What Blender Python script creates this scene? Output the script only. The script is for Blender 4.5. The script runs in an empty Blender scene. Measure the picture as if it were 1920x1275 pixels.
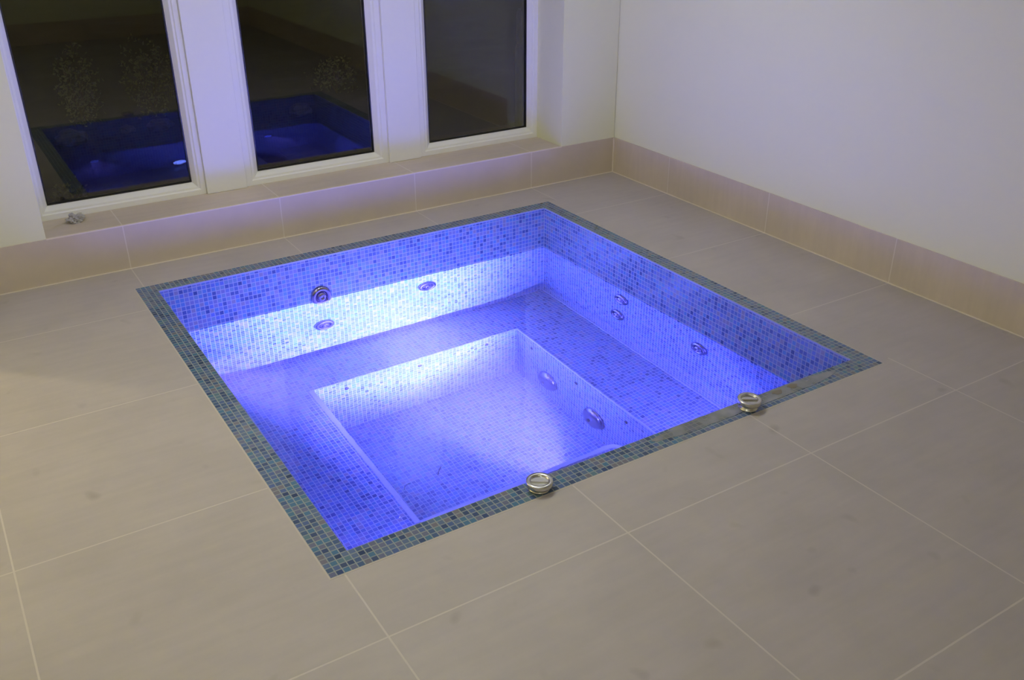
import bpy, bmesh, math, random
from mathutils import Vector, Matrix, noise
random.seed(7)
SC = bpy.context.scene
COL = SC.collection

# ------------------------------------------------------------------ camera
PX = 1761.29                     # focal length in pixels of the 1920 px wide frame
cam_d = bpy.data.cameras.new('camera'); cam = bpy.data.objects.new('camera', cam_d); COL.objects.link(cam)
cam_d.sensor_width = 36.0; cam_d.lens = PX * 36 / 1920; cam_d.clip_start = .05; cam_d.clip_end = 100
YAW, PITCH, ROLL = .561122, .472270, -.003704
cf = Vector((math.sin(YAW)*math.cos(PITCH), math.cos(YAW)*math.cos(PITCH), -math.sin(PITCH)))
cr = Vector((math.cos(YAW), -math.sin(YAW), 0)); cu = cr.cross(cf)
r2 = cr*math.cos(ROLL) + cu*math.sin(ROLL); u2 = -cr*math.sin(ROLL) + cu*math.cos(ROLL)
M = Matrix((r2, u2, -cf)).transposed().to_4x4(); M.translation = Vector((-.79331, -1.95495, 2.04609))
cam.matrix_world = M
SC.camera = cam

# ------------------------------------------------------------------ world, view, lamps
SC.view_settings.view_transform = 'Standard'; SC.view_settings.look = 'None'
SC.view_settings.exposure = 0.0; SC.view_settings.gamma = 1.0
try: SC.view_settings.use_curve_mapping = False
except Exception: pass
W = bpy.data.worlds.new('night_sky'); SC.world = W; W.use_nodes = True
W.node_tree.nodes['Background'].inputs[0].default_value = (.25, .27, .35, 1)
W.node_tree.nodes['Background'].inputs[1].default_value = .004
SC.cycles.use_denoising = True
SC.cycles.max_bounces = 12; SC.cycles.diffuse_bounces = 5; SC.cycles.glossy_bounces = 5
SC.cycles.transmission_bounces = 8; SC.cycles.transparent_max_bounces = 8; SC.cycles.volume_bounces = 0
SC.cycles.sample_clamp_indirect = 6.0; SC.cycles.blur_glossy = 1.0

WARM = (.875, .895, .75)
CEIL = 2.70
DOWNLIGHTS = [(-.85, -.9, 8.5), (-.9, -3.0, 7), (-.45, 1.45, 11.5), (1.0, 1.6, 24), (2.3, 2.2, 7)]  # fourth one added over the pool to lift the back skirting
POOL_LIGHT = (1.53, 1.25, -1.17)             # lens centre on the riser of the near bench
def lamp(name, kind, loc, power, color, size=.05, aim=None, angle=None, blend=1.0):
    d = bpy.data.lights.new(name, kind); o = bpy.data.objects.new(name, d); COL.objects.link(o)
    o.location = loc; d.energy = power; d.color = color
    if kind == 'AREA': d.shape = 'DISK'; d.size = size
    else: d.shadow_soft_size = size
    if kind == 'SPOT': d.spot_size = angle; d.spot_blend = blend
    if aim: o.rotation_euler = (Vector(aim) - Vector(loc)).to_track_quat('-Z', 'Y').to_euler()
    return o
for i, (x, y, p) in enumerate(DOWNLIGHTS):
    l = lamp('downlight_lamp', 'AREA', (x, y, CEIL - .012), p, WARM, .16)
lamp('hall_wall_lamp', 'POINT', (-2.12, 3.80, 1.10), 66, (1.0, .84, .55), .04)
BLUE = (.185, .19, 1.0)
VIOLET = (.125, .115, 1.0)
PL = Vector(POOL_LIGHT)
HOT = (1.25, 2.9375, -.44)
pl_ = lamp('pool_lamp_beam', 'SPOT', PL + Vector((0, .02, 0)), 9000, BLUE, 0, aim=HOT, angle=math.radians(178), blend=.3)
pl_.data.use_nodes = True; nt_ = pl_.data.node_tree; em_ = nt_.nodes['Emission']
tc_ = nt_.nodes.new('ShaderNodeNewGeometry'); sx_ = nt_.nodes.new('ShaderNodeVectorMath'); sx_.operation = 'DOT_PRODUCT'
nt_.links.new(tc_.outputs['Incoming'], sx_.inputs[0]); sx_.inputs[1].default_value = (Vector(HOT) - PL - Vector((0, .02, 0))).normalized()
def lm_(op, a_, b_=None):
    n_ = nt_.nodes.new('ShaderNodeMath'); n_.operation = op
    for i_, x_ in enumerate((a_, b_)):
        if x_ is None: continue
        if isinstance(x_, (int, float)): n_.inputs[i_].default_value = x_
        else: nt_.links.new(x_, n_.inputs[i_])
    return n_.outputs[0]
th_ = lm_('ARCCOSINE', lm_('MINIMUM', lm_('ABSOLUTE', sx_.outputs['Value']), .99999))
th2_ = lm_('MULTIPLY', th_, th_)
tot_ = None                                             # reflector: three nested soft lobes (strength, half width in degrees)
for A_, w_ in ((1.9, 8.0), (.86, 21.5), (.030, 44.0)):
    g_ = lm_('MULTIPLY', lm_('EXPONENT', lm_('DIVIDE', th2_, -math.radians(w_)**2)), A_)
    tot_ = g_ if tot_ is None else lm_('ADD', tot_, g_)
nt_.links.new(tot_, em_.inputs['Strength'])
# fill spots added on the unseen left and near basin walls: position, facing, list of (power, aim, cone)
SIDE_FILLS = [((.052, 2.66, -.46), (1, 0, 0), [(900, (2.538, 1.25, -.66), 84), (1200, (1.5, .428, -.28), 44)]),
               ((1.15, .428, -.92), (0, 1, 0), [(60, (1.3, 2.9, -.75), 150)]),  # placed where the window glass mirrors a lamp
               ((2.02, .428, -.52), (0, 1, 0), [(260, (2.34, 2.3, -.95), 88)]),
               ((.42, .428, -.50), (0, 1, 0), [(150, (.36, 2.3, -1.0), 104)])]
for p_, n_, L_ in SIDE_FILLS:
    q_ = Vector(p_) + Vector(n_)*.014
    for e_, aim_, ang_ in L_:
        lamp('pool_side_fill', 'SPOT', q_, e_, VIOLET, 0, aim=aim_, angle=math.radians(ang_), blend=.9)

# ------------------------------------------------------------------ helpers
def tag(o, label=None, cat=None, group=None, kind=None):
    if label: o['label'] = label
    if cat: o['category'] = cat
    if group: o['group'] = group
    if kind: o['kind'] = kind
    return o
def thing(name, label, cat, loc=(0, 0, 0), group=None):
    o = bpy.data.objects.new(name, None); COL.objects.link(o); o.location = loc
    o.empty_display_size = .05
    return tag(o, label, cat, group)
class MB:
    def __init__(s): s.v = []; s.f = []; s.uv = []; s.sm = []
    def face(s, pts, uvs=None, smooth=False):
        b = len(s.v); s.v += [tuple(p) for p in pts]; s.f.append(tuple(range(b, b+len(pts))))
        if uvs is None:
            n = Vector((0, 0, 0))
            P = [Vector(p) for p in pts]
            for i in range(len(P)): n += P[i].cross(P[(i+1) % len(P)])
            a = [abs(c) for c in n]; k = a.index(max(a))
            if k == 0: uvs = [(p[1], p[2]) for p in pts]
            elif k == 1: uvs = [(p[0], p[2]) for p in pts]
            else: uvs = [(p[0], p[1]) for p in pts]
        s.uv.append(list(uvs)); s.sm.append(smooth)
    def box(s, x0, x1, y0, y1, z0, z1):
        s.face([(x0,y0,z0),(x0,y1,z0),(x1,y1,z0),(x1,y0,z0)]); s.face([(x0,y0,z1),(x1,y0,z1),(x1,y1,z1),(x0,y1,z1)])
        s.face([(x0,y0,z0),(x1,y0,z0),(x1,y0,z1),(x0,y0,z1)]); s.face([(x1,y1,z0),(x0,y1,z0),(x0,y1,z1),(x1,y1,z1)])
        s.face([(x0,y1,z0),(x0,y0,z0),(x0,y0,z1),(x0,y1,z1)]); s.face([(x1,y0,z0),(x1,y1,z0),(x1,y1,z1),(x1,y0,z1)])
        return s
    def prism(s, poly, z0, z1):
        n = len(poly)
        s.face([(x, y, z1) for x, y in poly]); s.face([(x, y, z0) for x, y in reversed(poly)])
        for i in range(n):
            a, b = poly[i], poly[(i+1) % n]
            s.face([(a[0],a[1],z0),(b[0],b[1],z0),(b[0],b[1],z1),(a[0],a[1],z1)])
        return s
    def lathe(s, prof, M=Matrix(), n=40, smooth=True, cap0=True, cap1=True):
        rings = []
        for r, h in prof:
            rings.append([M @ Vector((r*math.cos(2*math.pi*i/n), r*math.sin(2*math.pi*i/n), h)) for i in range(n)])
        for a, b in zip(rings, rings[1:]):
            for i in range(n):
                j = (i+1) % n; s.face([a[i], a[j], b[j], b[i]], smooth=smooth)
        if cap0: s.face(list(reversed(rings[0])))
        if cap1: s.face(rings[-1])
        return s
    def build(s, name, mat, parent=None, bevel=0, loc=None, weld=True, seg=2):
        me = bpy.data.meshes.new(name); me.from_pydata(s.v, [], s.f)
        ul = me.uv_layers.new(name='UVMap'); k = 0
        for fi, p in enumerate(me.polygons):
            p.use_smooth = s.sm[fi]
            for j, li in enumerate(p.loop_indices): ul.data[li].uv = s.uv[fi][j]
        if weld:
            bm = bmesh.new(); bm.from_mesh(me); bmesh.ops.remove_doubles(bm, verts=bm.verts, dist=1e-5)
            bmesh.ops.recalc_face_normals(bm, faces=bm.faces); bm.to_mesh(me); bm.free()
        me.materials.append(mat)
        o = bpy.data.objects.new(name, me); COL.objects.link(o)
        if parent: o.parent = parent
        if loc: o.location = loc
        if bevel:
            m = o.modifiers.new('bevel', 'BEVEL'); m.width = bevel; m.segments = seg; m.limit_method = 'ANGLE'; m.angle_limit = .6
        return o
def struct(o): return tag(o, kind='structure')

# ------------------------------------------------------------------ materials
def new_mat(name):
    m = bpy.data.materials.new(name); m.use_nodes = True
    nt = m.node_tree; return m, nt, nt.nodes['Principled BSDF']
def N(nt, t, **kw):
    n = nt.nodes.new(t)
    for k, v in kw.items():
        if k.startswith('i_'): n.inputs[int(k[2:])].default_value = v
        else: setattr(n, k, v)
    return n
def math_n(nt, op, a, b=None, c=None):
    n = nt.nodes.new('ShaderNodeMath'); n.operation = op
    for i, x in enumerate((a, b, c)):
        if x is None: continue
        if isinstance(x, (int, float)): n.inputs[i].default_value = x
        else: nt.links.new(x, n.inputs[i])
    return n.outputs[0]
def mixc(nt, fac, a, b, mode='MIX'):
    n = nt.nodes.new('ShaderNodeMix'); n.data_type = 'RGBA'; n.blend_type = mode
    for s, x in ((0, fac), (6, a), (7, b)):
        if isinstance(x, (int, float)): n.inputs[s].default_value = x
        elif isinstance(x, tuple): n.inputs[s].default_value = (*x[:3], 1)
        else: nt.links.new(x, n.inputs[s])
    return n.outputs[2]
def lin(r, g, b):
    return tuple(((c/255)/12.92 if c/255 <= .04045 else ((c/255+.055)/1.055)**2.4) for c in (r, g, b))
def simple(name, col, rough=.5, metal=0, **kw):
    m, nt, b = new_mat(name); b.inputs['Base Color'].default_value = (*col, 1)
    b.inputs['Roughness'].default_value = rough; b.inputs['Metallic'].default_value = metal
    nz = N(nt, 'ShaderNodeTexNoise'); nz.inputs['Scale'].default_value = kw.get('scale', 30); nz.inputs['Detail'].default_value = 4
    tc = N(nt, 'ShaderNodeTexCoord'); nt.links.new(tc.outputs['Object'], nz.inputs['Vector'])
    v = kw.get('var', .06)
    mr = N(nt, 'ShaderNodeMapRange'); mr.inputs[3].default_value = 1-v; mr.inputs[4].default_value = 1+v
    nt.links.new(nz.outputs[0], mr.inputs[0])
    c = mixc(nt, 1.0, col, mr.outputs[0], 'MULTIPLY'); nt.links.new(c, b.inputs['Base Color'])
    if kw.get('bump'):
        bp = N(nt, 'ShaderNodeBump'); bp.inputs['Strength'].default_value = kw['bump']; bp.inputs['Distance'].default_value = .002
        nt.links.new(nz.outputs[0], bp.inputs['Height']); nt.links.new(bp.outputs[0], b.inputs['Normal'])
    return m

PITCH_T = .02485
X0, X1, Y0, Y1 = .052, 2.538, .428, 2.9375
ZW, ZB, ZF = -.275, -1.016, -1.597
XL, XR, XS, YN, YB = .708, 2.086, 1.862, 1.25, 2.565
CO = .0987

def mosaic(name, cols, grout, rough=.13, tilt=.05):
    m, nt, b = new_mat(name); L = nt.links
    uv = N(nt, 'ShaderNodeUVMap'); sep = N(nt, 'ShaderNodeSeparateXYZ'); L.new(uv.outputs[0], sep.inputs[0])
    # phase so that tile joints fall on the inner edges of the basin
    u = math_n(nt, 'DIVIDE', math_n(nt, 'SUBTRACT', sep.outputs[0], X0), PITCH_T)
    v = math_n(nt, 'DIVIDE', math_n(nt, 'SUBTRACT', sep.outputs[1], Y0), PITCH_T)
    fu, fv = math_n(nt, 'FLOOR', u), math_n(nt, 'FLOOR', v)
    geo = N(nt, 'ShaderNodeNewGeometry')
    sn = N(nt, 'ShaderNodeSeparateXYZ'); L.new(geo.outputs['True Normal'], sn.inputs[0])
    face = math_n(nt, 'ADD', math_n(nt, 'MULTIPLY', math_n(nt, 'ROUND', sn.outputs[0]), 13.7), math_n(nt, 'MULTIPLY', math_n(nt, 'ROUND', sn.outputs[2]), 5.3))
    cmb = N(nt, 'ShaderNodeCombineXYZ'); L.new(fu, cmb.inputs[0]); L.new(fv, cmb.inputs[1]); L.new(face, cmb.inputs[2])
    wn = N(nt, 'ShaderNodeTexWhiteNoise', noise_dimensions='3D'); L.new(cmb.outputs[0], wn.inputs['Vector'])
    ramp = N(nt, 'ShaderNodeValToRGB'); ramp.color_ramp.interpolation = 'CONSTANT'
    e = ramp.color_ramp.elements; tot = sum(w for w, c in cols); acc = 0
    for i, (w, c) in enumerate(cols):
        if i < 2: el = e[i]
        else: el = e.new(1.0)
        el.position = acc/tot; el.color = (*c, 1); acc += w
    L.new(wn.outputs['Value'], ramp.inputs[0])
    # gentle mottling within a tile
    au = math_n(nt, 'ABSOLUTE', math_n(nt, 'SUBTRACT', math_n(nt, 'FRACT', u), .5))
    av = math_n(nt, 'ABSOLUTE', math_n(nt, 'SUBTRACT', math_n(nt, 'FRACT', v), .5))
    d = math_n(nt, 'MAXIMUM', au, av)
    mr = N(nt, 'ShaderNodeMapRange'); mr.inputs[1].default_value = .405; mr.inputs[2].default_value = .44; L.new(d, mr.inputs[0])
    col = mixc(nt, mr.outputs[0], ramp.outputs[0], grout)
    L.new(col, b.inputs['Base Color'])
    rr = N(nt, 'ShaderNodeMapRange'); rr.inputs[3].default_value = rough; rr.inputs[4].default_value = .6; L.new(mr.outputs[0], rr.inputs[0])
    L.new(rr.outputs[0], b.inputs['Roughness'])
    # every little tile sits at a slightly different tilt
    sub = N(nt, 'ShaderNodeVectorMath', operation='SUBTRACT'); L.new(wn.outputs['Color'], sub.inputs[0]); sub.inputs[1].default_value = (.5, .5, .5)
    sc = N(nt, 'ShaderNodeVectorMath', operation='SCALE'); L.new(sub.outputs[0], sc.inputs[0]); sc.inputs['Scale'].default_value = tilt
    ad = N(nt, 'ShaderNodeVectorMath', operation='ADD'); L.new(geo.outputs['Normal'], ad.inputs[0]); L.new(sc.outputs[0], ad.inputs[1])
    nm = N(nt, 'ShaderNodeVectorMath', operation='NORMALIZE'); L.new(ad.outputs[0], nm.inputs[0])
    bp = N(nt, 'ShaderNodeBump'); bp.inputs['Strength'].default_value = .5; bp.inputs['Distance'].default_value = .0015; bp.invert = True
    L.new(mr.outputs[0], bp.inputs['Height']); L.new(nm.outputs[0], bp.inputs['Normal']); L.new(bp.outputs[0], b.inputs['Normal'])
    return m
TILES = [(3, lin(76, 98, 132)), (3, lin(96, 114, 144)), (2, lin(62, 80, 116)), (2, lin(78, 116, 146)), (2, lin(106, 112, 138)),
         (2, lin(84, 104, 148)), (1, lin(118, 116, 128)), (.5, lin(50, 68, 102)), (1, lin(96, 124, 138))]
M_mos = mosaic('mosaic_glass_tile', TILES, lin(140, 149, 146))
M_nosing = simple('white_edge_strip', lin(136, 146, 160), .35, var=.05)

def floor_tile(name, base, grout_col, mode):
    m, nt, b = new_mat(name); L = nt.links
    geo = N(nt, 'ShaderNodeNewGeometry'); sp = N(nt, 'ShaderNodeSeparateXYZ'); L.new(geo.outputs['Position'], sp.inputs[0])
    def line(coord, period, half=.0025, off=0.):
        f = math_n(nt, 'FRACT', math_n(nt, 'ADD', math_n(nt, 'DIVIDE', math_n(nt, 'SUBTRACT', coord, off), period), .5))
        dd = math_n(nt, 'MULTIPLY', math_n(nt, 'ABSOLUTE', math_n(nt, 'SUBTRACT', f, .5)), period)
        mr = N(nt, 'ShaderNodeMapRange'); mr.inputs[1].default_value = half; mr.inputs[2].default_value = half+.001
        mr.inputs[3].default_value = 1; mr.inputs[4].default_value = 0; L.new(dd, mr.inputs[0]); return mr.outputs[0]
    gx, gy = line(sp.outputs[0], .9), line(sp.outputs[1], .9106)
    if mode == 'floor':
        # the tiles right of the pool run unbroken from its rim to the wall
        a = math_n(nt, 'GREATER_THAN', sp.outputs[0], 2.55)
        c = math_n(nt, 'MULTIPLY', math_n(nt, 'GREATER_THAN', sp.outputs[1], .35), math_n(nt, 'LESS_THAN', sp.outputs[1], 3.03))
        gx = math_n(nt, 'MULTIPLY', gx, math_n(nt, 'SUBTRACT', 1.0, math_n(nt, 'MULTIPLY', a, c)))
        g = math_n(nt, 'MAXIMUM', gx, gy)
    elif mode == 'x': g = gx
    else: g = gy
    nz = N(nt, 'ShaderNodeTexNoise'); nz.inputs['Scale'].default_value = 2.6; nz.inputs['Detail'].default_value = 5; nz.inputs['Roughness'].default_value = .62
    L.new(geo.outputs['Position'], nz.inputs['Vector'])
    mr = N(nt, 'ShaderNodeMapRange'); mr.inputs[1].default_value = .3; mr.inputs[2].default_value = .7; mr.inputs[3].default_value = .94; mr.inputs[4].default_value = 1.05; L.new(nz.outputs[0], mr.inputs[0])
    c = mixc(nt, 1.0, base, mr.outputs[0], 'MULTIPLY')
    # streaks of the stone pattern
    mp = N(nt, 'ShaderNodeMapping'); mp.inputs['Rotation'].default_value = (0, 0, .35); mp.inputs['Scale'].default_value = (2, 16, 2)
    L.new(geo.outputs['Position'], mp.inputs[0])
    n3 = N(nt, 'ShaderNodeTexNoise'); n3.inputs['Scale'].default_value = 1.6; n3.inputs['Detail'].default_value = 5; L.new(mp.outputs[0], n3.inputs['Vector'])
    m3 = N(nt, 'ShaderNodeMapRange'); m3.inputs[1].default_value = .35; m3.inputs[2].default_value = .7; m3.inputs[3].default_value = .97; m3.inputs[4].default_value = 1.025; L.new(n3.outputs[0], m3.inputs[0])
    c = mixc(nt, 1.0, c, m3.outputs[0], 'MULTIPLY')
    if mode == 'floor':                                     # sparse smudges
        n2 = N(nt, 'ShaderNodeTexNoise'); n2.inputs['Scale'].default_value = 7; n2.inputs['Detail'].default_value = 1; L.new(geo.outputs['Position'], n2.inputs['Vector'])
        m2 = N(nt, 'ShaderNodeMapRange'); m2.inputs[1].default_value = .70; m2.inputs[2].default_value = .80; m2.inputs[3].default_value = 0; m2.inputs[4].default_value = .3; L.new(n2.outputs[0], m2.inputs[0])
        c = mixc(nt, m2.outputs[0], c, lin(120, 108, 92))
    c = mixc(nt, g, c, grout_col)
    L.new(c, b.inputs['Base Color']); b.inputs['Roughness'].default_value = .55
    bp = N(nt, 'ShaderNodeBump'); bp.inputs['Strength'].default_value = .35; bp.inputs['Distance'].default_value = .001; bp.invert = True
    L.new(g, bp.inputs['Height']); L.new(bp.outputs[0], b.inputs['Normal'])
    return m
M_floor = floor_tile('porcelain_floor', lin(178, 170, 163), lin(198, 190, 180), 'floor')
M_skx = floor_tile('porcelain_skirting_x', lin(202, 188, 166), lin(216, 205, 190), 'x')
M_sky = floor_tile('porcelain_skirting_y', lin(202, 188, 166), lin(216, 205, 190), 'y')
M_grout = simple('pale_grout', lin(224, 212, 196), .8, var=.04)
M_wall = simple('white_plaster', lin(229, 228, 192), .7, var=.012, scale=4, bump=.05)
M_frame = simple('white_upvc', lin(232, 231, 226), .35, var=.01)
M_gasket = simple('black_gasket', (.012, .012, .012), .5)
M_chrome = simple('brushed_chrome', lin(205, 203, 200), .27, 1.0, var=.05, scale=60)
M_dark = simple('dark_chrome', lin(90, 88, 92), .25, 1.0)
M_paper = simple('crumpled_paper', lin(176, 172, 172), .7, var=.12, scale=40)
M_strand = simple('dark_strand', lin(22, 20, 26), .8)
M_leaf = simple('pale_leaf', lin(120, 116, 82), .6, var=.3, scale=9)
M_stem = simple('shrub_stem', lin(86, 74, 58), .8, var=.2)
M_rock = simple('garden_stone', lin(92, 88, 74), .85, var=.25, scale=14, bump=.5)
M_soil = simple('soil', lin(62, 58, 48), .95, var=.3, scale=8, bump=.6)
M_upright = simple('pale_upright', lin(226, 222, 205), .7, var=.1)

def emis(name, col, s):
    m, nt, b = new_mat(name); b.inputs['Base Color'].default_value = (*col, 1)
    b.inputs['Emission Color'].default_value = (*col, 1); b.inputs['Emission Strength'].default_value = s; return m
M_lens = emis('warm_lens', WARM, 6.0)
M_hall_lens = emis('hall_lens', (1.0, .8, .5), 8.0)
M_blue_lens = emis('blue_lens', (.2, .3, 1.0), 9.0)
M_fill_lens = emis('fill_lens_dim', (.2, .3, 1.0), .6)  # faint lens for the added fill fittings
M_jet = simple('chrome_underwater_tint', lin(168, 160, 178), .16, 1.0, var=.05, scale=60)  # chrome copy, underwater darkening and violet cast put into its colour

def glass_pane():
    m, nt, b = new_mat('window_glass'); nt.nodes.remove(b); L = nt.links
    out = nt.nodes['Material Output']
    tr = N(nt, 'ShaderNodeBsdfTransparent'); tr.inputs[0].default_value = (.93, .95, .94, 1)
    gl = N(nt, 'ShaderNodeBsdfGlossy'); gl.inputs['Roughness'].default_value = .0
    fr = N(nt, 'ShaderNodeFresnel'); fr.inputs[0].default_value = 1.65
    mx = N(nt, 'ShaderNodeMixShader'); L.new(fr.outputs[0], mx.inputs[0]); L.new(tr.outputs[0], mx.inputs[1]); L.new(gl.outputs[0], mx.inputs[2])
    L.new(mx.outputs[0], out.inputs[0]); return m
M_glass = glass_pane()

def water_mat():
    m, nt, b = new_mat('clear_pool_water'); L = nt.links
    b.inputs['Base Color'].default_value = (1, 1, 1, 1); b.inputs['Roughness'].default_value = 0.0
    b.inputs['IOR'].default_value = 1.333; b.inputs['Transmission Weight'].default_value = 1.0
    geo = N(nt, 'ShaderNodeNewGeometry')
    nz = N(nt, 'ShaderNodeTexNoise'); nz.inputs['Scale'].default_value = 9.0; nz.inputs['Detail'].default_value = 2
    L.new(geo.outputs['Position'], nz.inputs['Vector'])
    bp = N(nt, 'ShaderNodeBump'); bp.inputs['Strength'].default_value = .35; bp.inputs['Distance'].default_value = .0022
    L.new(nz.outputs[0], bp.inputs['Height']); L.new(bp.outputs[0], b.inputs['Normal'])
    vs = N(nt, 'ShaderNodeVolumeScatter'); vs.inputs['Color'].default_value = (1, .88, 1, 1)
    vs.inputs['Density'].default_value = .085; vs.inputs['Anisotropy'].default_value = .35
    L.new(vs.outputs[0], nt.nodes['Material Output'].inputs['Volume'])
    return m
M_water = water_mat()

# ------------------------------------------------------------------ room shell
WX, WY, HS = 3.4174, 3.3429, .256
RL, RR = -.389, 2.953               # window recess
GY = 3.70                           # glass plane
HEAD = 2.015
XA, YF, XH, YH = -1.15, -4.17, -3.2, 4.25
cx0, cx1, cy0, cy1 = X0-CO, X1+CO, Y0-CO, Y1+CO
# floor with the opening for the pool
fl = MB()
def floor_rects(rects):
    for a in rects: fl.box(a[0], a[1], a[2], a[3], -.06, 0)
floor_rects([(XH-.1, cx0, YF-.1, 3.3429), (cx1, WX+.1, YF-.1, 3.3429), (cx0, cx1, YF-.1, cy0), (cx0, cx1, cy1, 3.3429), (XH-.1, XA-.12, 3.3429, YH+.1)])
struct(fl.build('floor', M_floor, weld=False))
c = MB(); c.box(XH-.1, WX+.1, YF-.1, YH+.1, CEIL, CEIL+.1)
struct(c.build('ceiling', M_wall))
# back wall with the long window recess
m = MB()
m.box(XA-.12, RL, WY+.004, 3.80, HS, CEIL); m.box(RR, WX, WY+.004, 3.80, HS, CEIL)
o = m.build('wall_back', M_wall, weld=False, bevel=.012, seg=3); struct(o)
m = MB().box(RL, RR, WY+.004, 3.80, HEAD, CEIL); struct(m.build('wall_back_lintel', M_wall))
m = MB().box(XA-.12, WX, WY+.012, 3.80, -.06, HS-.012); struct(m.build('wall_back_base', M_wall))
m = MB().box(WX+.004, WX+.15, YF-.1, 3.80, -.06, CEIL); struct(m.build('wall_right', M_wall))
m = MB().box(XH-.1, WX, YF-.12, YF, 0, CEIL); struct(m.build('wall_front', M_wall))
m = MB().box(XA-.12, XA, 2.93, WY+.004, 0, CEIL); m.box(XA-.12, XA, YF, -1.2, 0, CEIL); struct(m.build('wall_left', M_wall, weld=False))
m = MB().box(XH-.12, XH, YF, YH, 0, CEIL); struct(m.build('wall_hall_left', M_wall))
m = MB().box(XH, XA-.12, YH, YH+.12, 0, CEIL); m.box(XA-.24, XA-.12, WY+.01, YH, 0, CEIL); struct(m.build('wall_hall_back', M_wall, weld=False))
# tiled skirtings and sill
struct(MB().box(XA, WX, WY, WY+.012, 0, HS).build('baseboard_back', M_skx, bevel=.0015))
struct(MB().box(WX-.002, WX+.004, YF, WY, 0, HS).build('baseboard_right', M_sky, bevel=.0015))
struct(MB().box(XA, WX, YF, YF+.012, 0, HS).build('baseboard_front', M_skx))
struct(MB().box(RL, RR, WY+.012, 3.76, HS-.012, HS).build('trim_1', M_skx, bevel=.0012))        # sill tiles
g = MB(); g.box(RL, RR, WY-.0008, WY+.0125, HS-.0045, HS+.0012); struct(g.build('trim_2', M_grout))       # grout along the sill edge
g = MB(); g.box(XA, WX-.002, WY-.0055, WY, 0, .0045); g.box(WX-.0075, WX-.002, YF+.02, WY, 0, .0045); g.box(WX-.0085, WX-.0015, WY-.007, WY, 0, HS-.002)
struct(g.build('trim_3', M_grout, weld=False))                                                # grout bead where floor meets skirting
g = MB(); gw = .006
g.box(cx0-gw, cx1+gw, cy0-gw, cy0, -.004, .0006); g.box(cx0-gw, cx1+gw, cy1, cy1+gw, -.004, .0006)
g.box(cx0-gw, cx0, cy0, cy1, -.004, .0006); g.box(cx1, cx1+gw, cy0, cy1, -.004, .0006)
struct(g.build('trim_4', simple('rim_grout', lin(192, 184, 174), .8, var=.04), weld=False))

# windows
def window(idx, x0, x1, gx0, gx1):
    root = bpy.data.objects.new('window_%d' % idx, None); COL.objects.link(root); tag(root, kind='structure')
    z0, z1 = HS, HEAD
    gz0, gz1 = .330, HEAD-.07
    prof = [(0, 3.745), (0, 3.655), (.42, 3.655), (.50, 3.662), (.66, 3.664), (1.0, 3.695), (1.0, 3.745)]
    m = MB(); rings = []
    for t, y in prof:
        a, b_, cc, d = x0+(gx0-x0)*t, x1+(gx1-x1)*t, z0+(gz0-z0)*t, z1+(gz1-z1)*t
        rings.append([(a, y, cc), (b_, y, cc), (b_, y, d), (a, y, d)])
    for A, B in zip(rings, rings[1:] + [rings[0]]):
        for i in range(4):
            j = (i+1) % 4; m.face([A[i], A[j], B[j], B[i]])
    m.build('window_frame', M_frame, root, bevel=.0015)
    m = MB(); gk = .007
    for a, b_, cc, d in ((gx0, gx1, gz0, gz0+gk), (gx0, gx1, gz1-gk, gz1), (gx0, gx0+gk, gz0+gk, gz1-gk), (gx1-gk, gx1, gz0+gk, gz1-gk)):
        m.box(a, b_, 3.692, 3.71, cc, d)
    m.build('gasket', M_gasket, root, weld=False)
    MB().box(gx0+.001, gx1-.001, GY, GY+.005, gz0+.001, gz1-.001).build('pane', M_glass, root)
window(1, RL, .557, -.317, .487)
window(2, .802, 1.770, .895, 1.686)
window(3, 2.004, RR, 2.098, 2.884)
for k, (a, b_) in enumerate(((.557, .802), (1.770, 2.004))):
    struct(MB().box(a, b_, 3.635, 3.78, HS, HEAD).build('trim_%d' % (5+k), M_frame, bevel=.004))

# ------------------------------------------------------------------ the pool
pool = thing('spa_pool', 'square sunken spa pool lined with blue glass mosaic, glowing blue', 'spa pool', ((X0+X1)/2, (Y0+Y1)/2, 0))
PO = Vector(pool.location)
def part(mb, name, mat, parent=pool, **kw):
    mb.v = [tuple(Vector(p) - PO) for p in mb.v]
    return mb.build(name, mat, parent, **kw)
# rim, four tiles wide
m = MB()
for a in ((cx0, cx1, cy0, Y0), (cx0, cx1, Y1, cy1), (cx0, X0, Y0, Y1), (X1, cx1, Y0, Y1)): m.box(*a, -.03, .001)
part(m, 'rim', M_mos, weld=False)
T = .03
for a in ((X0-T, X1+T, Y1, Y1+T), (X0-T, X1+T, Y0-T, Y0), (X0-T, X0, Y0, Y1), (X1, X1+T, Y0, Y1)):
    part(MB().box(*a, ZF-.03, -.03), 'basin_wall', M_mos)
# pale trim along the top inner arris
m = MB(); e = .006
m.box(X0, X1, Y1-e*.4, Y1+e, -.006, .0025); m.box(X1-e*.4, X1+e, Y0, Y1, -.006, .0025)
part(m, 'edge_trim', M_nosing, weld=False)
part(MB().box(X0, X1, Y0, Y1, ZF-.03, ZF), 'well_floor', M_mos)
# bench all round the well; the near bench ends in a rounded corner beside a slot
arc = [(XS-.06+.06*math.cos(t), YN-.06+.06*math.sin(t)) for t in [i*math.pi/16 for i in range(9)]]
near_poly = [(XL, Y0), (XS, Y0)] + arc + [(XL, YN)]
m = MB()
m.box(X0, XL, Y0, Y1, ZF, ZB); m.box(XL, X1, YB, Y1, ZF, ZB); m.box(XR, X1, Y0, YB, ZF, ZB)
m.prism(near_poly, ZF, ZB)
part(m, 'bench', M_mos, weld=False)
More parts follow.
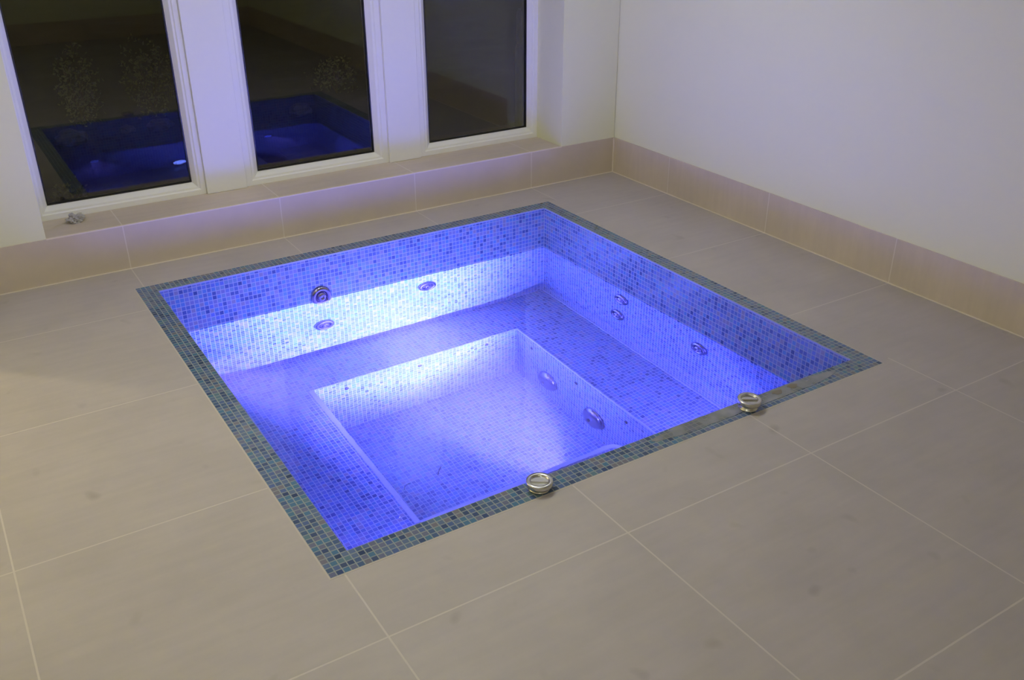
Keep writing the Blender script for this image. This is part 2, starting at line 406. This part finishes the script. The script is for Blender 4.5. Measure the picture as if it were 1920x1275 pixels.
# white edge strips round the well
w, t = .024, .004
m = MB()
m.box(XL-w, XL+t, YN, YB, ZB, ZB+t); m.box(XL, XL+t, YN, YB, ZB-.02, ZB)
part(m, 'edge_strip', M_nosing, weld=False, bevel=.0015)
m = MB(); w2 = .003
m.box(XL-w2, XR+w2, YB-t, YB+w2, ZB, ZB+t)
part(m, 'edge_strip', M_nosing, weld=False, bevel=.0015)
m = MB(); m.box(XR-t, XR+w2, Y0, YB-t, ZB, ZB+t); m.box(XR-t*.6, XR, Y0, YB-t, ZB-.012, ZB)
part(m, 'edge_strip', M_nosing, weld=False, bevel=.0015)
outer = [(XL+t, YN+t)] + [(XS-.06+(.06+t)*math.cos(q), YN-.06+(.06+t)*math.sin(q)) for q in [i*math.pi/16 for i in range(8, -1, -1)]] + [(XS+t, Y0)]
inner = [(XS-w, Y0)] + [(XS-.06+(.06-w)*math.cos(q), YN-.06+(.06-w)*math.sin(q)) for q in [i*math.pi/16 for i in range(0, 9)]] + [(XL+t, YN-w)]
part(MB().prism((outer+inner)[::-1], ZB, ZB+t), 'edge_strip', M_nosing, weld=False)
# sealant fillet between right wall and bench
part(MB().box(X1-.010, X1, Y0, Y1, ZB, ZB+.010), 'sealant_bead', M_nosing)

# jets
def jet(loc, axis, s=1.0):
    rot = Vector(axis).to_track_quat('Z', 'Y').to_matrix().to_4x4()
    Mx = Matrix.Translation(Vector(loc)) @ rot @ Matrix.Scale(s, 4)
    m = MB().lathe([(.063, 0), (.064, .006), (.060, .014), (.052, .019), (.043, .020), (.037, .016), (.033, .008), (.031, .004)], Mx, cap1=True)
    j = part(m, 'jet', M_jet)
    m = MB().lathe([(.029, .004), (.029, .012), (.025, .021), (.016, .026), (.0115, .026), (.0105, .015)], Mx, n=28)
    m.v = [tuple(Vector(p) - PO) for p in m.v]
    m.build('nozzle', M_jet, j)
for x, z in ((.948, -.247), (.950, -.638), (1.647, -.447)): jet((x, Y1-.0005, z), (0, -1, 0))
for y, z in ((2.088, -.415), (2.116, -.668), (1.393, -.471)): jet((X1-.0005, y, z), (-1, 0, 0), .98)
# domed suction covers in the well
for y, z in ((2.20, -1.382), (1.728, -1.376)):
    Mx = Matrix.Translation((XR-.0005, y, z)) @ Vector((-1, 0, 0)).to_track_quat('Z', 'Y').to_matrix().to_4x4()
    prof = [(.090, 0), (.091, .008)] + [(.090*math.cos(a), .010+.038*math.sin(a)) for a in [i*math.pi/20 for i in range(1, 9)]] + [(.020, .046), (.018, .042)]
    c = part(MB().lathe(prof, Mx, n=44), 'suction_cover', M_jet)
    m = MB().lathe([(.010, .042), (.010, .049), (.006, .051)], Mx, n=18); m.v = [tuple(Vector(p) - PO) for p in m.v]
    m.build('screw', M_dark, c)
# small air nozzles near the top of the well walls
for p, ax in [((x, YB-.0005, -1.112), (0, -1, 0)) for x in (.912, 1.388, 1.858)] + [((XR-.0005, y, -1.138), (-1, 0, 0)) for y in (2.394, 1.914, 1.446)]:
    Mx = Matrix.Translation(p) @ Vector(ax).to_track_quat('Z', 'Y').to_matrix().to_4x4()
    part(MB().lathe([(.0125, 0), (.0125, .003), (.010, .006), (.004, .007)], Mx, n=20), 'air_nozzle', M_dark)
# underwater light on the riser of the near bench
Mx = Matrix.Translation((PL.x, YN+.0005, PL.z)) @ Vector((0, 1, 0)).to_track_quat('Z', 'Y').to_matrix().to_4x4()
ul = part(MB().lathe([(.050, 0), (.050, .005), (.044, .009), (.036, .009), (.034, .004)], Mx, n=36), 'underwater_light', M_chrome)
m = MB().lathe([(.033, .004), (.030, .007), (.012, .009)], Mx, n=30); m.v = [tuple(Vector(p) - PO) for p in m.v]
m.build('lens', M_blue_lens, ul)

for k_, (p_, n_, e_) in enumerate(SIDE_FILLS):  # fittings added with the fill spots; the second belongs to the mirrored lamp
    Mx = Matrix.Translation(Vector(p_)+Vector(n_)*.0005) @ Vector(n_).to_track_quat('Z', 'Y').to_matrix().to_4x4()
    Mx = Mx @ Matrix.Scale(1.6 if k_ == 1 else 1, 4)
    ul = part(MB().lathe([(.055, 0), (.055, .005), (.048, .009), (.040, .009), (.038, .004)], Mx, n=36), 'underwater_light', M_jet)
    m = MB().lathe([(.037, .004), (.034, .007), (.012, .009)], Mx, n=30); lm_ = M_blue_lens if k_ == 1 else M_fill_lens; m.v = [tuple(Vector(p) - PO) for p in m.v]
    m.build('lens', lm_, ul)

# the water itself: a closed body that fills basin and well
m = MB(); k = .0015
a, b_, c_, d = X0-k, X1+k, Y0-k, Y1+k
m.face([(a,c_,ZW),(b_,c_,ZW),(b_,d,ZW),(a,d,ZW)])
for p, q in (((a,c_),(b_,c_)),((b_,c_),(b_,d)),((b_,d),(a,d)),((a,d),(a,c_))):
    m.face([(p[0],p[1],ZF-k),(q[0],q[1],ZF-k),(q[0],q[1],ZW),(p[0],p[1],ZW)])
m.face([(a,d,ZF-k),(b_,d,ZF-k),(b_,c_,ZF-k),(a,c_,ZF-k)])
wt = m.build('water', M_water)
tag(wt, 'clear still water filling the spa pool, lit blue from below', 'water', kind='stuff')

# ------------------------------------------------------------------ things on the rim
def knob(x, y, label, lift, yaw, tilt):
    t = thing('air_control_knob', label, 'control knob', (x, y, .001), 'chrome air control knobs on the pool rim')
    m = MB().lathe([(.040, 0), (.040, .006), (.033, .009), (.031, .012+lift), (.044, .014+lift), (.049, .018+lift)], n=48)
    m.build('base', M_chrome, t)
    h = lift
    R = Matrix.Rotation(tilt, 4, 'X')
    m = MB().lathe([(.040, .017+h), (.0495, .019+h), (.0505, .024+h), (.0505, .034+h), (.0485, .0375+h), (.0365, .0375+h), (.0345, .0355+h), (.0335, .0300+h)], R, n=48)
    cap = m.build('cap', M_chrome, t)
    m = MB().box(-.0335, .0335, -.0065, .0065, .028+h, .0362+h)
    m.v = [tuple(R @ Matrix.Rotation(yaw, 4, 'Z') @ Vector(p)) for p in m.v]
    m.build('grip_bar', M_chrome, t, bevel=.002)
    return t
knob(.785, .372, 'chrome air control knob nearer the camera, flat on the near pool rim', .0, -.62, 0)
knob(1.836, .374, 'chrome air control knob farther right on the near rim, raised on its stem', .010, -.55, .04)

# water puddle on the rim to the right
def blob(x0, x1, y0, y1, n, seed, amp=.006):
    top, bot = [], []
    for i in range(n+1):
        f = i/n; x = x0+(x1-x0)*f
        e_ = min(1, 6*f, 6*(1-f))**.5
        ym = (y0+y1)/2; h_ = (y1-y0)/2
        top.append((x, ym+h_*e_+amp*noise.noise(Vector((x*14, seed, 0)))*e_)); bot.append((x, ym-h_*e_+amp*noise.noise(Vector((x*17, seed+5, 0)))*e_))
    return bot + top[::-1][1:-1]
def puddle_mat():
    m, nt, b = new_mat('puddle_film'); nt.nodes.remove(b); L = nt.links
    tr = N(nt, 'ShaderNodeBsdfTransparent'); gl = N(nt, 'ShaderNodeBsdfGlossy'); gl.inputs['Roughness'].default_value = .06
    df = N(nt, 'ShaderNodeBsdfDiffuse'); df.inputs[0].default_value = (*lin(188, 190, 196), 1)  # grey diffuse paints in the glare of the wet film
    fr = N(nt, 'ShaderNodeFresnel'); fr.inputs[0].default_value = 1.33
    a = N(nt, 'ShaderNodeMixShader'); geo = N(nt, 'ShaderNodeNewGeometry'); nz = N(nt, 'ShaderNodeTexNoise'); nz.inputs['Scale'].default_value = 9
    L.new(geo.outputs['Position'], nz.inputs['Vector'])
    mr = N(nt, 'ShaderNodeMapRange'); mr.inputs[1].default_value = .3; mr.inputs[2].default_value = .7; mr.inputs[3].default_value = .25; mr.inputs[4].default_value = .6; L.new(nz.outputs[0], mr.inputs[0])
    L.new(mr.outputs[0], a.inputs[0]); L.new(tr.outputs[0], a.inputs[1]); L.new(df.outputs[0], a.inputs[2])
    x = N(nt, 'ShaderNodeMixShader'); L.new(fr.outputs[0], x.inputs[0]); L.new(a.outputs[0], x.inputs[1]); L.new(gl.outputs[0], x.inputs[2])
    L.new(x.outputs[0], nt.nodes['Material Output'].inputs[0]); return m
p = MB().prism(blob(1.33, 2.40, .360, .4262, 60, 3.), .001, .0022).build('puddle', puddle_mat())
tag(p, 'thin milky puddle of water on the near right pool rim', 'puddle')
M_rust = simple('rust_stain', lin(122, 114, 102), .6, var=.1)
for i, (x, y) in enumerate(((2.035, .398), (2.13, .402))):
    pts = [(x+.026*math.cos(q)*(1+.2*math.sin(3*q+i)), y+.016*math.sin(q)) for q in [k*2*math.pi/24 for k in range(24)]]
    o = MB().prism(pts, .0022, .0030).build('brown_stain', M_rust)
    tag(o, ['small brown stain in the rim puddle, nearer the right knob', 'small brown stain in the rim puddle, nearer the right pool corner'][i], 'stain', 'brown stains on the pool rim')

# crumpled paper on the sill
bm = bmesh.new(); bmesh.ops.create_icosphere(bm, subdivisions=4, radius=1)
for v in bm.verts:
    n_ = v.co.normalized()
    d = 1 + .45*noise.noise(n_*2.1 + Vector((3, 1, 4))) - .75*abs(noise.noise(n_*3.8 + Vector((9, 2, 0))))
    v.co = Vector((n_.x*.050*d, n_.y*.036*d, max(n_.z, -.5)*.034*d + .0165))
me = bpy.data.meshes.new('crumpled_paper'); bm.to_mesh(me); bm.free(); me.materials.append(M_paper)
o = bpy.data.objects.new('crumpled_paper', me); COL.objects.link(o); o.location = (-.205, 3.545, HS+.0015); o.rotation_euler = (0, 0, .25)
tag(o, 'small crumpled piece of pale paper at the left end of the tiled sill', 'paper')

# bits lying on the pool floor
def strand(pts, r, label, nm):
    cu_ = bpy.data.curves.new(nm, 'CURVE'); cu_.dimensions = '3D'; cu_.bevel_depth = r; cu_.bevel_resolution = 2
    sp = cu_.splines.new('POLY'); sp.points.add(len(pts)-1)
    for q, pp in zip(sp.points, pts): q.co = (*pp, 1)
    tmp = bpy.data.objects.new(nm, cu_); COL.objects.link(tmp)
    me = bpy.data.meshes.new_from_object(tmp.evaluated_get(bpy.context.evaluated_depsgraph_get())); bpy.data.objects.remove(tmp)
    me.materials.clear(); me.materials.append(M_strand)
    ob = bpy.data.objects.new(nm, me); COL.objects.link(ob); tag(ob, label, 'debris')
strand([(1.150, 1.915, ZF+.0025), (1.175, 1.945, ZF+.0025), (1.197, 1.972, ZF+.0025)], .0025, 'short straight dark twig lying on the pool floor', 'twig')
strand([(.975+.035*math.cos(q), 1.90+.035*math.sin(q), ZF+.002) for q in [1.2+i*.25 for i in range(9)]], .0018, 'curled dark hair lying on the pool floor near the left bench', 'hair')

# ------------------------------------------------------------------ ceiling downlights and the hall lamp
for i, (x, y, p_) in enumerate(DOWNLIGHTS):
    t = thing('downlight', ['round recessed downlight in the ceiling above the camera', 'round recessed downlight in the ceiling behind the camera', 'round recessed downlight in the ceiling left of the pool',
        'round recessed downlight in the ceiling at front right', 'round recessed downlight in the ceiling over the right pool side'][i], 'ceiling light', (x, y, CEIL-.006), 'recessed ceiling downlights')
    MB().lathe([(.105, .0055), (.105, .001), (.098, -.002), (.084, -.002), (.081, .001)], n=36, cap0=False, cap1=False).build('trim_ring', M_frame, t)
    MB().lathe([(.080, .0055), (.080, .001)], n=36).build('lens', M_lens, t)
t = thing('spot_light', 'tiny recessed spot in the window head above the second window', 'ceiling light', (1.63, 3.56, HEAD-.004))
MB().lathe([(.030, .0035), (.030, .0), (.024, -.001)], n=24).build('trim_ring', M_frame, t)
MB().lathe([(.009, -.0012), (.007, -.003)], n=24).build('lens', emis('small_spot', (1, .95, .9), 40), t)
t = thing('wall_lamp', 'warm wall lamp in the hall left of the room', 'wall lamp', (-2.12, YH-.002, 1.10))
MB().box(-.05, .05, -.03, .0, -.08, .08).build('wall_plate', M_chrome, t, bevel=.006)
MB().box(-.012, .012, -.40, -.03, -.14, -.12).build('arm', M_chrome, t, bevel=.003)
MB().lathe([(.05, -.11), (.06, -.105), (.03, -.10)], Matrix.Translation((0, -.45, 0)), n=24).build('lamp_base', M_chrome, t)

# ------------------------------------------------------------------ the dark garden
def bank_z(x, y):
    t_ = min(1, max(0, (y-4.35)/.6)); t_ = t_*t_*(3-2*t_)
    return -.12 + .50*t_ + .035*noise.noise(Vector((x*3, y*3, 1)))*(1 if y > 4 else .3)
m = MB(); nx_, ny_ = 90, 60
gx_ = [-4+11*i/nx_ for i in range(nx_+1)]; gy_ = [3.80+.04*i+.0025*i*i for i in range(ny_+1)]
for i in range(nx_):
    for j in range(ny_):
        q = [(gx_[i],gy_[j]),(gx_[i+1],gy_[j]),(gx_[i+1],gy_[j+1]),(gx_[i],gy_[j+1])]
        m.face([(x, y, bank_z(x, y)) for x, y in q], smooth=True)
e_ = gy_[-1]
m.box(-4, 7, 3.80, e_, -.45, -.40)
struct(m.build('ground', M_soil))
def shrub(x, y, z, rx, rz, n, label, seed):
    rnd = random.Random(seed)
    t = thing('garden_shrub', label, 'shrub', (x, y, z), 'shrubs outside the windows')
    m = MB()
    for i in range(n):
        while True:
            q = Vector((rnd.uniform(-1, 1), rnd.uniform(-1, 1), rnd.uniform(-1, 1)))
            if .35 < q.length < 1: break
        w_ = 1 + .5*noise.noise(q*2.2 + Vector((seed, 0, 0)))
        p0 = Vector((q.x*rx*w_, q.y*rx*.8*w_, rz + q.z*rz*w_))
        if p0.z < .01: p0.z = .01+rnd.random()*.05
        d1 = Vector((rnd.gauss(0, 1), rnd.gauss(0, 1), rnd.gauss(.3, 1))).normalized(); d2 = d1.orthogonal().normalized()
        L_, w3 = rnd.uniform(.018, .036), rnd.uniform(.006, .011)
        m.face([p0, p0+d1*L_*.4+d2*w3, p0+d1*L_, p0+d1*L_*.4-d2*w3])
    m.build('foliage', M_leaf, t, weld=False)
    m = MB()
    for i in range(6):
        e1 = Vector((rnd.uniform(-.5, .5)*rx, rnd.uniform(-.4, .4)*rx, rz*1.5)); d_ = e1.normalized(); s1 = d_.orthogonal().normalized()*.006; s2 = d_.cross(s1)
        A = [s1, s2, -s1, -s2]
        for k_ in range(4): m.face([A[k_], A[(k_+1) % 4], e1+A[(k_+1) % 4]*.5, e1+A[k_]*.5])
    m.build('stems', M_stem, t, weld=False)
shrub(.17, 5.20, .37, .15, .29, 520, 'narrow pale-leaved shrub outside the left window, the left one of two', 3)
shrub(.66, 5.25, .37, .19, .27, 520, 'wider pale-leaved shrub outside the left window, the right one of two', 5)
shrub(-.10, 4.50, -.08, .16, .15, 260, 'low spreading plant low down outside the left window, by its left edge', 8)
shrub(2.10, 5.30, .37, .22, .14, 360, 'small shrub outside the middle window', 11)
def rock(x, y, r, label, seed):
    bm = bmesh.new(); bmesh.ops.create_icosphere(bm, subdivisions=3, radius=1)
    for v in bm.verts:
        n_ = v.co.normalized(); d = 1 + .35*noise.noise(n_*1.6 + Vector((seed, 0, 0)))
        v.co = Vector((n_.x*r*d, n_.y*r*.75*d, n_.z*r*.55*d))
    me = bpy.data.meshes.new('garden_stone'); bm.to_mesh(me); bm.free(); me.materials.append(M_rock)
    o = bpy.data.objects.new('garden_stone', me); COL.objects.link(o); o.location = (x, y, bank_z(x, y)+r*.25)
    tag(o, label, 'stone', 'stones outside the windows')
rock(.40, 4.98, .055, 'small rounded pale stone on the bank outside the left window', 1)
rock(.62, 4.95, .085, 'larger flat stone on the bank outside, near the first white pillar', 2)
rock(.02, 4.90, .10, 'pale stone on the bank outside, below the narrow shrub', 4)
rock(1.62, 4.85, .09, 'stone on the bank outside the middle window', 6)
rock(2.75, 4.30, .14, 'low stone outside the right window near its bottom rail', 9)
t = thing('strip_upright', 'pale rounded post outside, at the right edge of the right window', 'post', (3.215, 4.30, -.12))  # added upright in place of a reflected strip in the glass
MB().lathe([(.035, 0), (.035, .84), (.028, .90), (.016, .93)], n=24).build('upright_body', M_upright, t)
MB().lathe([(.024, .92), (.024, 1.10), (.018, 1.15), (.008, 1.17)], n=24).build('upright_top', M_upright, t)
